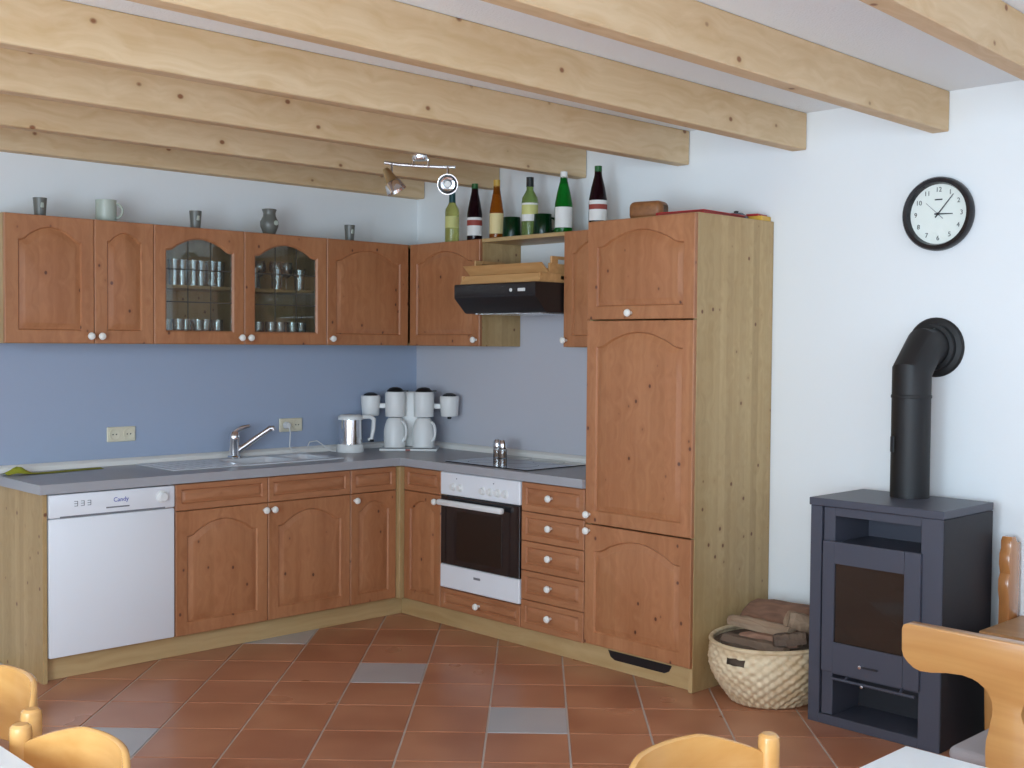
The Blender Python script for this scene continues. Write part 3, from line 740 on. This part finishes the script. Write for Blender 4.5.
# green cloth
n, k2 = 26, 12; m = MB(); vs = []; fs = []
for i in range(n):
    for j in range(k2):
        u, v = i/(n-1), j/(k2-1)
        lump = math.exp(-((u-.12)/.09)**2-((v-.5)/.45)**2)
        z = .0015+.004*abs(math.sin(9*u+3*v))*(1-abs(2*v-1))+lump*(.032+.008*math.sin(30*u+17*v))
        vs.append((-2.53+.47*u, -.16+.075*v-.02*math.sin(5*u), ZW+z))
for i in range(n-1):
    for j in range(k2-1): fs.append((i*k2+j, (i+1)*k2+j, (i+1)*k2+j+1, i*k2+j+1))
vs2 = [(x, y, max(ZW+.0004, z-.0012)) for x, y, z in vs]; N = len(vs)
fs2 = [tuple(N+q for q in f[::-1]) for f in fs]
o = MB().add(vs+vs2, fs+fs2).build('dish_cloth', 'cloth_green'); tag(o, 'crumpled yellow-green dish cloth on the left end of the worktop', 'cloth')

def socket(label, x0, x1, z0, z1, plug):
    t = thing('wall_socket', label, 'socket', ((x0+x1)/2, -.001, (z0+z1)/2), 0, 'double wall sockets')
    w, h = x1-x0, z1-z0
    MB().box(-w/2, w/2, -.012, 0, -h/2, h/2, .004).build('frame', 'socket_cream', t)
    for s in (-1, 1):
        c = MB().lathe([(.028, .0), (.027, .004), (.022, .002), (0, .002)], 20, T(s*w/4, -.012, 0, rx=R(90))).build('insert', 'socket_cream', t)
        if not (plug and s < 0):
            for q in (-1, 1): MB().lathe([(.0035, 0), (.0035, .0012), (0, .0013)], 8, T(s*w/4+q*.009, -.0138, 0, rx=R(90))).build('hole', 'ink', c)
    if plug:
        MB().lathe([(.02, 0), (.02, .012), (.014, .03), (0, .032)], 16, T(-w/4, -.015, 0, rx=R(90))).build('insert', 'plug_white', t)['label'] = 'white plug in the socket'
    return t
socket('cream double wall socket above the drainer, nothing plugged in', -1.985, -1.835, .985, 1.06, False)
socket('cream double wall socket right of the tap, with white plug', -.985, -.835, .99, 1.065, True)
o = MB().tube([(-.947, -.05, 1.02), (-.947, -.06, .99), (-.945, -.05, .91), (-.93, -.06, .884), (-.86, -.075, .8745), (-.82, -.06, .93), (-.77, -.06, .935), (-.72, -.07, .9), (-.69, -.09, .8745), (-.681, -.12, .8745)], .0032, 8).build('power_cord', 'plug_white')
tag(o, 'thin white power cord looping from wall socket to kettle', 'cord')

t = thing('kettle', 'steel and white electric kettle left of the coffee maker', 'kettle', (-.60, -.145, ZW))
t.scale = (1.15,)*3
MB().lathe([(0, 0), (.066, 0), (.068, .006), (.066, .035), (.062, .04), (0, .04)], 24).build('base', 'white_plastic', t)
MB().lathe([(0, .0402), (.06, .0402), (.0585, .16), (0, .16)], 28).build('jug', 'chrome', t)
MB().lathe([(0, .1602), (.061, .1602), (.061, .175), (.05, .184), (0, .187)], 24).build('lid', 'white_plastic', t)
MB().tube([(.05, -.03, .172), (.085, -.05, .174), (.1, -.058, .16), (.097, -.057, .11), (.09, -.053, .065), (.075, -.045, .058)], [.011, .011, .012, .011, .01, .008], 10).build('handle', 'white_plastic', t)
MB().box(-.01, .01, -.012, .012, -.006, .006, .002, T(.088, -.052, .055)).build('switch', 'black_plastic', t)

t = thing('coffee_maker', 'white twin filter coffee maker standing in the worktop corner', 'coffee maker', (-.25, -.25, ZW), R(-45))
t.scale = (1.15,)*3
MB().box(-.145, .145, -.1, .055, 0, .014, .006, seg=2).build('base', 'white_plastic', t)
MB().box(-.14, .14, -.101, -.098, .013, .0165).build('base_line', 'ink', t)
MB().box(-.085, .085, .0, .055, .014, .295, .012, seg=2).build('column', 'white_plastic', t)
for s in (-1, 1):
    tk = MB().lathe([(.0, .17), (.048, .17), (.05, .175), (.052, .285), (.048, .295), (0, .295)], 22, T(s*.072, -.03, 0)).build('water_tank', 'white_plastic', t)
    MB().lathe([(.044, .2955), (.042, .302), (.028, .314), (.012, .318), (0, .318)], 20, T(s*.072, -.03, 0)).box(s*.072+.02, s*.072+.065, -.04, -.02, .2955, .304, .002).build('lid', 'black_plastic', tk)
    MB().box(min(s*.072, s*.19), max(s*.072, s*.19), -.012, .012, .21, .235, .003).build('swivel_arm', 'white_plastic', t)
    fb = MB().lathe([(.0, .172), (.04, .172), (.043, .178), (.05, .265), (.047, .274), (0, .274)], 22, T(s*.2, -.01, 0)).build('filter_basket', 'white_plastic', t)
    MB().lathe([(.036, .2745), (.034, .281), (.016, .289), (0, .29)], 18, T(s*.2, -.01, 0)).build('lid', 'black_plastic', fb)
    MB().lathe([(0, .158), (.01, .158), (.012, .1718)], 12, T(s*.2, -.01, 0)).build('outlet', 'black_plastic', fb)
MB().box(-.012, .012, -.104, -.1, .003, .011, .001).build('switch', 'label_red', t)
def jug(label, s):
    M = Matrix.Translation((-.25, -.25, ZW+.0172)) @ Matrix.Rotation(R(-45), 4, 'Z') @ Matrix.Translation((s*.083, -.0505, 0))
    t = thing('thermal_jug', label, 'jug', M.translation, R(-45), 'thermal jugs of the coffee maker')
    MB().lathe([(0, 0), (.058, 0), (.064, .006), (.064, .095), (.06, .12), (.051, .15), (.046, .163), (0, .163)], 24).build('body', 'white_plastic', t)
    MB().lathe([(0, .1632), (.042, .1632), (.04, .172), (0, .175)], 20).build('lid', 'white_plastic', t)
    mug_handle(.06, .04, .15, .03, .008, R(-35)).build('handle', 'white_plastic', t)
jug('white thermal jug under the left tank of the coffee maker', -1); jug('white thermal jug under the right tank of the coffee maker', 1)

def mill(label, x, y):
    t = thing('spice_mill', label, 'spice mill', (x, y, .8737), 0, 'spice mills on the hob')
    t.scale = (1.15, 1.15, 1.12)
    MB().lathe([(0, 0), (.02, 0), (.021, .004), (.02, .045), (0, .045)], 18).build('jar', 'tumbler_glass', t)
    MB().lathe([(0, .004), (.017, .004), (.017, .036), (0, .036)], 14).build('spice', 'brown_wood', t)
    MB().lathe([(.0205, .0452), (.0215, .05), (.0215, .075), (.014, .088), (0, .09)], 18).build('cap', 'chrome', t)
mill('small spice mill with metal cap on the hob, left of a pair', -.21, -.955); mill('small spice mill with metal cap on the hob, right of a pair', -.225, -1.012)

# ------------------------------------------------------------------ ceiling spotlight
t = thing('ceiling_spotlight', 'chrome spotlight bar with two spots under a ceiling beam', 'lamp', (-1.10, -1.362, 2.3615), R(-45))
MB().lathe([(0, 0), (.036, 0), (.036, -.02), (.032, -.026), (0, -.026)], 24).build('canopy', 'chrome', t)
MB().tube([(-.03, 0, -.02), (-.03, 0, -.05)], .006).tube([(.04, 0, -.02), (.04, 0, -.055)], .006).build('stem', 'chrome', t)
MB().tube([(-.165, 0, -.036), (-.1, .006, -.044), (0, .01, -.05), (.1, .006, -.054), (.165, 0, -.056)], .008, 10).build('bar', 'steel', t)
def spot(x, z, rx, ry, rz):
    sp = MB().tube([(x, 0, z), (x, -.004, z-.05)], .006).build('spot_arm', 'chrome', t)
    M = T(x, -.006, z-.08, rz, rx, ry) @ Matrix.Scale(1.2, 4)
    MB().lathe([(0, .055), (.012, .053), (.016, .04), (.026, .0), (.028, -.004)], 20, M).build('spot_body', 'brass', sp)
    MB().lathe([(.0285, -.004), (.033, -.012), (.04, -.045), (.036, -.045), (.027, -.014), (0, -.008)], 24, M).build('reflector', 'chrome', sp)
    MB().lathe([(0, -.012), (.014, -.014), (.013, -.03), (0, -.034)], 14, M).build('bulb', 'label_white', sp)
spot(-.13, -.042, 0, R(-28), 0); spot(.13, -.054, R(-80), 0, R(4))

# ------------------------------------------------------------------ wall clock
t = thing('wall_clock', 'round black-rimmed wall clock with white face above the stove', 'clock', (-.002, -3.352, 2.032), RZ)
FX = Matrix.Rotation(R(90), 4, 'X')
MB().lathe([(0, 0), (.148, 0), (.15, .006), (.149, .03), (.143, .038), (.128, .036), (.122, .02), (.121, .012)], 48, FX, cap=False).build('rim', 'clock_rim', t)
fc = MB().lathe([(0, .0122), (.1225, .0122)], 48, FX, cap=False).build('dial', 'clock_face', t, 0)
for h in range(1, 13):
    a = R(90-30*h); text('numeral', str(h), .027, 'ink', fc, T(.098*math.cos(a), -.0135, .098*math.sin(a)) @ FRONT, .0003)
MB().box(-.016, .016, -.0138, -.0126, .056, .061).build('maker_mark', 'ink', fc)
def hand(name, deg, l, w, back, y, mat='ink'):
    a = R(deg); M = Matrix.Translation((0, y, 0)) @ Matrix.Rotation(a, 4, 'Y')
    MB().prism([(-w, -back), (w, -back), (w*.5, l), (-w*.5, l)], -.0006, .0006, 'xz', 0, M).build(name, mat, t)
hand('hour_hand', 92, .062, .0032, .016, -.0155); hand('minute_hand', 40, .1, .0028, .018, -.017); hand('second_hand', -48, .07, .0012, .03, -.0185, 'ink_grey')
MB().lathe([(.006, .0), (.006, .004), (0, .005)], 14, T(0, -.016, 0, rx=R(90))).build('hub', 'ink', t)

# ------------------------------------------------------------------ wood stove
SW, SD, SHH = .552, .405, .893
t = thing('wood_stove', 'dark blue-grey steel wood stove with glass fire door against the wall', 'stove', (-.095, -3.086, 0), RZ)
c = .002
MB().box(-.004, SW+.004, -SD-.006, .0, SHH-.03, SHH, .002).build('top_plate', 'stove_paint', t)
MB().box(0, .05, -SD, -.002, .0, SHH-.031, c).build('side_panel', 'stove_paint', t)
MB().box(SW-.085, SW, -SD, -.002, 0, SHH-.031, c).build('side_panel', 'stove_paint', t)
MB().box(SW, SW+.0025, -SD+.004, -.002, .002, SHH-.033).build('side_shade', 'stove_dark', t)  # thin dark sheet: shade on the side away from the windows, set by colour
MB().box(.05, SW-.085, -SD, -.002, 0, .038, c).build('base_plate', 'stove_paint', t)
MB().box(.05, SW-.085, -.012, -.002, .038, SHH-.031).build('back_panel', 'stove_dark', t)
m = MB().box(.056, .105, -SD+.008, -.02, .04, SHH-.033, c).box(.105, SW-.087, -SD+.008, -.02, SHH-.065, SHH-.033).box(.105, SW-.087, -SD+.008, -.02, .70, .722).box(.105, SW-.087, -SD+.008, -.02, .205, .222)
m.build('front_frame', 'stove_paint', t)
MB().box(.105, SW-.087, -.14, -.12, .722, SHH-.065).build('niche_back', 'stove_paint', t)
MB().box(.106, SW-.088, -.2, -.19, .04, .204).build('log_niche_back', 'stove_dark', t)
fb = MB().box(.106, SW-.09, -.1, -.09, .224, .698).box(.106, .116, -.40, -.1, .224, .698).box(SW-.10, SW-.09, -.40, -.1, .224, .698).build('firebox', 'firebox', t)
DY = -SD-.016
dr = MB().box(.066, .118, DY, -SD+.006, .216, .73, .002).box(.41, .475, DY, -SD+.006, .216, .73, .002).box(.118, .41, DY, -SD+.006, .216, .335).box(.118, .41, DY, -SD+.006, .645, .73).build('fire_door', 'stove_paint', t)
MB().box(.116, .412, DY+.008, DY+.012, .333, .647).build('glass', 'fire_glass', dr)
MB().box(.454, .47, DY-.03, DY-.001, .405, .44, .003).build('handle', 'chrome', dr)
MB().box(.475, .488, -SD-.008, -SD+.004, .39, .45, .001).build('latch', 'stove_dark', t)
MB().lathe([(.007, 0), (.007, .012), (0, .014)], 12, T(.24, DY, .262, rx=R(90))).build('air_knob', 'chrome', dr)
MB().box(.25, .31, DY-.006, DY, .258, .264).build('air_lever', 'stove_dark', dr)
MB().tube([(.11, -SD-.012, .192), (.46, -SD-.012, .192)], .006, 8).tube([(.17, -SD-.012, .192), (.17, -SD+.01, .207)], .006, 8).tube([(.4, -SD-.012, .192), (.4, -SD+.01, .207)], .006, 8).build('log_rail', 'stove_paint', t)
MB().lathe([(.006, 0), (.006, .01), (0, .012)], 10, T(.25, -SD-.018, .188, rx=R(90))).build('rail_knob', 'chrome', t)
# flue
t = thing('flue_pipe', 'matt black flue pipe bending from stove top into the wall', 'flue pipe', (-.2, -3.347, SHH+.0005), RZ)
zc = 1.49-SHH; rp = .0755
MB().lathe([(rp, 0), (rp, .40)], 28).lathe([(rp+.002, .395), (rp+.003, .397), (rp+.003, .405), (rp+.001, .408)], 28, cap=False).build('pipe', 'flue_black', t)
def mitre():
    # vertical, 45 degree piece, horizontal piece into the wall
    z1, k = zc-.098, .098; n = 28; t8 = math.tan(PI/8)
    ring = [(rp*math.cos(2*PI*i/n), rp*math.sin(2*PI*i/n)) for i in range(n)]
    l2 = [(x, k+t8*y, zc-y) for x, y in ring]           # second mitre, before the horizontal piece
    return [[(x, y, .40) for x, y in ring], [(x, y, z1-t8*y) for x, y in ring], l2, [(x, .196, z) for x, _, z in l2]]
MB().loops(mitre()).build('elbow', 'flue_black', t)
MB().lathe([(rp+.002, 0), (.122, 0), (.122, .006), (.115, .014), (rp+.02, .018), (rp+.018, .04), (rp+.002, .042)], 36, T(0, .197, zc, rx=R(90)), cap=False).build('rosette', 'flue_black', t)
MB().box(-.045, -.028, -.082, -.074, .18, .245, .003).build('damper_tab', 'black_plastic', t)

# ------------------------------------------------------------------ log basket
BXC, BYC = -.36, -2.822
t = thing('log_basket', 'round woven wicker basket full of firewood beside the stove', 'basket', (BXC, BYC, 0), RZ)
rx_, ry_, bh = .243, .285, .25
NA, NZ = 240, 36
vs = []; fs = []
def brad(f): return .66+.36*math.sin(min(1, f*1.35)*PI/2)-.03*max(0, f-.7)/.3
slot_a = R(-86)
for j in range(NZ+1):
    f = j/NZ
    for i in range(NA):
        a = 2*PI*i/NA
        w = math.sin(a*30+(PI if (j//3) % 2 else 0))*math.sin(((j % 3)+.5)*PI/3)*.007
        q = brad(f)
        vs.append(((rx_*q+w)*math.cos(a), (ry_*q+w)*math.sin(a), .004+bh*f))
for j in range(NZ):
    for i in range(NA):
        a = 2*PI*(i+.5)/NA
        da = (a-(slot_a % (2*PI))+PI) % (2*PI)-PI
        if 27 <= j <= 30 and abs(da) < .17: continue
        fs.append((j*NA+i, j*NA+(i+1) % NA, (j+1)*NA+(i+1) % NA, (j+1)*NA+i))
fs.append(tuple(range(NA-1, -1, -1)))
MB().add(vs, fs).build('weave', 'wicker', t, 80)
MB().lathe([(.60, .02), (.94, .2), (.96, bh-.01)], 40, Matrix.Diagonal((rx_, ry_, 1, 1))).build('lining', 'bark', t)
pts = [(rx_*.99*math.cos(2*PI*i/48), ry_*.99*math.sin(2*PI*i/48), bh+.006) for i in range(49)]
MB().tube(pts, .010, 8, cap=False).build('rim', 'wicker', t)
def log(label, x, y, z, l, w, h, rz, ry, mat='bark', rx=0):
    random.seed(hash((round(x*100), round(y*100))) % 999)
    t = thing('firewood_log', label, 'log', (x, y, z), rz, 'firewood in the basket')
    n = 9; L = []
    base = [(-.5, -.5), (.1, -.55), (.52, -.45), (.5, .1), (.2, .5), (-.25, .45), (-.55, .05)]
    for i in range(n):
        k = i/(n-1); e = 1-.12*abs(2*k-1)**3
        L.append([(-l/2+l*k, w*p[0]*e+random.uniform(-.004, .004), h*p[1]*e+random.uniform(-.004, .004)) for p in base])
    M = Matrix.Rotation(ry, 4, 'Y') @ Matrix.Rotation(rx, 4, 'X')
    MB().loops(L, M=M).build('bark', mat, t, 0)
    for k in (0, n-1):
        MB().add([L[k][q] for q in range(7)], [tuple(range(7))], M).add([(p[0]+(-.003 if k == 0 else .003), p[1]*.97, p[2]*.97) for p in L[k]], [tuple(range(7))], M).build('cut_end', 'split_wood', t, 0)
# placed in world coordinates
log('dark split log lying across the front of the basket', -.50, -2.83, .25, .28, .08, .05, R(-84), R(2))
log('thin brown split log between the front and middle logs', -.45, -2.87, .272, .26, .05, .045, R(-80), R(-3), 'bark_slab')
log('long grey split log across the basket middle with pale cut end', -.40, -2.79, .312, .33, .06, .045, R(-96), R(-2), 'split_wood')
log('broad reddish bark slab on top of the firewood pile', -.25, -2.785, .338, .33, .17, .05, R(-92), R(-3), 'bark_slab', R(24))
log('pale split log poking up beside the stove', -.36, -2.985, .345, .17, .05, .07, R(-35), R(18), 'split_wood')
log('short dark log leaning at the stove side of the basket', -.46, -2.975, .298, .13, .06, .045, R(-60), R(-8))

# ------------------------------------------------------------------ tables
def table(label, x0, x1, y0, y1):
    t = thing('dining_table', label, 'table', ((x0+x1)/2, (y0+y1)/2, 0), 0, 'white-topped dining tables')
    w, d = (x1-x0)/2, (y1-y0)/2
    tp = MB().box(-w, w, -d, d, .728, .75, .003, seg=2).build('top', 'table_top', t)
    MB().box(-w+.06, w-.06, -d+.06, -d+.08, .65, .727).box(-w+.06, w-.06, d-.08, d-.06, .65, .727).box(-w+.06, -w+.08, -d+.08, d-.08, .65, .727).box(w-.08, w-.06, -d+.08, d-.08, .65, .727).build('apron', 'honey_wood_x', t)
    for sx in (-1, 1):
        for sy in (-1, 1):
            MB().box(sx*(w-.085)-.03, sx*(w-.085)+.03, sy*(d-.085)-.03, sy*(d-.085)+.03, 0, .727, .004).build('leg', 'honey_wood_z', t)
table('white-topped table in the bottom right corner before the carved bench', -3.77, -2.572, -5.39, -4.588)
table('white-topped table in the bottom left corner by the two chairs', -4.62, -3.802, -4.35, -2.75)

# ------------------------------------------------------------------ chairs
def chair(label, x, y, rz):
    # local: sitter faces +y, back at y = 0, posts at x = +-.19
    t = thing('dining_chair', label, 'chair', (x, y, 0), rz, 'round-backed pine dining chairs')
    hw = .22
    for s in (-1, 1):
        MB().tube([(s*hw, .0, 0), (s*hw, .0, .44), (s*hw, .0, .755), (s*hw, 0, .765), (s*hw, 0, .77)], [.019, .0205, .0205, .019, .013], 16).build('post', 'chair_wood', t)
        MB().tube([(s*.19, .39, 0), (s*.185, .38, .43)], [.017, .02], 14).build('leg', 'chair_wood', t)
        MB().tube([(s*hw, .015, .2), (s*.19, .375, .2)], .011, 10).build('stretcher', 'chair_wood', t)
    seat = [(-.19, .022), (.19, .022), (.205, .10), (.215, .36), (.19, .415), (0, .43), (-.19, .415), (-.215, .36), (-.205, .10)]
    MB().prism(seat, .432, .455, 'xy', .004).build('seat', 'chair_wood', t)
    MB().tube([(-.19, .39, .28), (.19, .39, .28)], .011, 10).build('stretcher', 'chair_wood', t)
    # bent crest board, bowed backwards and arched
    def crest(z_top, z_bot, bow, th):
        n = 26; L = []
        for i in range(n+1):
            u = i/n; xx = -hw+.012+(2*hw-.024)*u; q = math.sin(PI*u)
            e = min(1, math.sin(PI*u)*1.25)**.8
            zt = z_top[0]+(z_top[1]-z_top[0])*e; zb = z_bot[0]+(z_bot[1]-z_bot[0])*e
            yy = -bow*q
            L.append([(xx, yy-th, zt-.003), (xx, yy-th*.4, zt), (xx, yy+th*.4, zt), (xx, yy+th, zt-.003), (xx, yy+th, zb+.003), (xx, yy+th*.4, zb), (xx, yy-th*.4, zb), (xx, yy-th, zb+.003)])
        return MB().loops(L, True, True)
    crest((.735, .785), (.685, .62), .075, .0065).build('crest', 'chair_wood', t, 50)
    crest((.575, .59), (.545, .535), .05, .006).build('back_rail', 'chair_wood', t, 50)
chair('round-backed pine chair with its back to the kitchen, bottom centre', -2.755-.22, -4.41, R(180))
chair('round-backed pine chair at the left table, nearer one with arched back', -3.752, -3.425-.22, R(90))
chair('round-backed pine chair at the left table, cut off by the picture edge', -3.70, -3.345+.22, R(90))

# ------------------------------------------------------------------ carved bench
t = thing('carved_bench', 'honey-coloured bench with carved cheek panel and grey cushion', 'bench', (-1.66, -4.1, 0))
# cheek outline in (y, z), nose towards +y, from the photograph's proportions
cheek = [(.007, .732), (.003, .745), (-.01, .75), (-.6, .75), (-.6, 0), (-.5, 0), (-.5, .45), (-.495, .54), (-.47, .59), (-.42, .615),
         (-.36, .612), (-.325, .598), (-.318, .575), (-.332, .53), (-.345, .46), (-.34, .38), (-.32, .25), (-.31, 0), (-.17, 0), (-.19, .25), (-.232, .38),
         (-.228, .455), (-.229, .485), (-.237, .521), (-.243, .551), (-.245, .571), (-.242, .591), (-.235, .605), (-.223, .62), (-.206, .631), (-.19, .637), (-.165, .641),
         (-.122, .638), (-.079, .63), (-.046, .628), (-.028, .634), (-.012, .645), (0, .658), (.006, .675)]
for xx in (0, 1.15):
    MB().prism(cheek, xx, xx+.042, 'yz', .0035).build('cheek', 'honey_wood', t, 40)
MB().box(.042, 1.15, -.55, -.13, .36, .39, .004).build('seat', 'honey_wood_x', t)
MB().box(.042, 1.15, -.575, -.552, .42, .75, .004).build('backrest', 'honey_wood_x', t)
MB().box(.046, 1.146, -.54, -.105, .392, .432, .018, seg=3).build('cushion', 'cushion_grey', t)

# wall bench
t = thing('wall_bench', 'brown wooden bench along the right wall with carved upright end', 'bench', (0, -3.72, 0))
MB().box(-.375, -.004, -1.5, 0, .425, .452, .004).build('seat', 'bench_seat_wood', t)
for yy in (-.03, -1.47): MB().prism([(-.33, 0), (-.36, .42), (-.02, .42), (-.05, 0)], yy-.018, yy+.018, 'xz', .003).build('leg', 'honey_wood_z', t)
prof = [(-.012, .40), (-.11, .40), (-.108, .52), (-.118, .56), (-.118, .6), (-.104, .625), (-.115, .66), (-.113, .7), (-.1, .72), (-.1, .75), (-.088, .765), (-.06, .765), (-.04, .74), (-.012, .74)]
MB().prism(prof, .004, .046, 'xz', .004).build('carved_end', 'carved_wood', t)
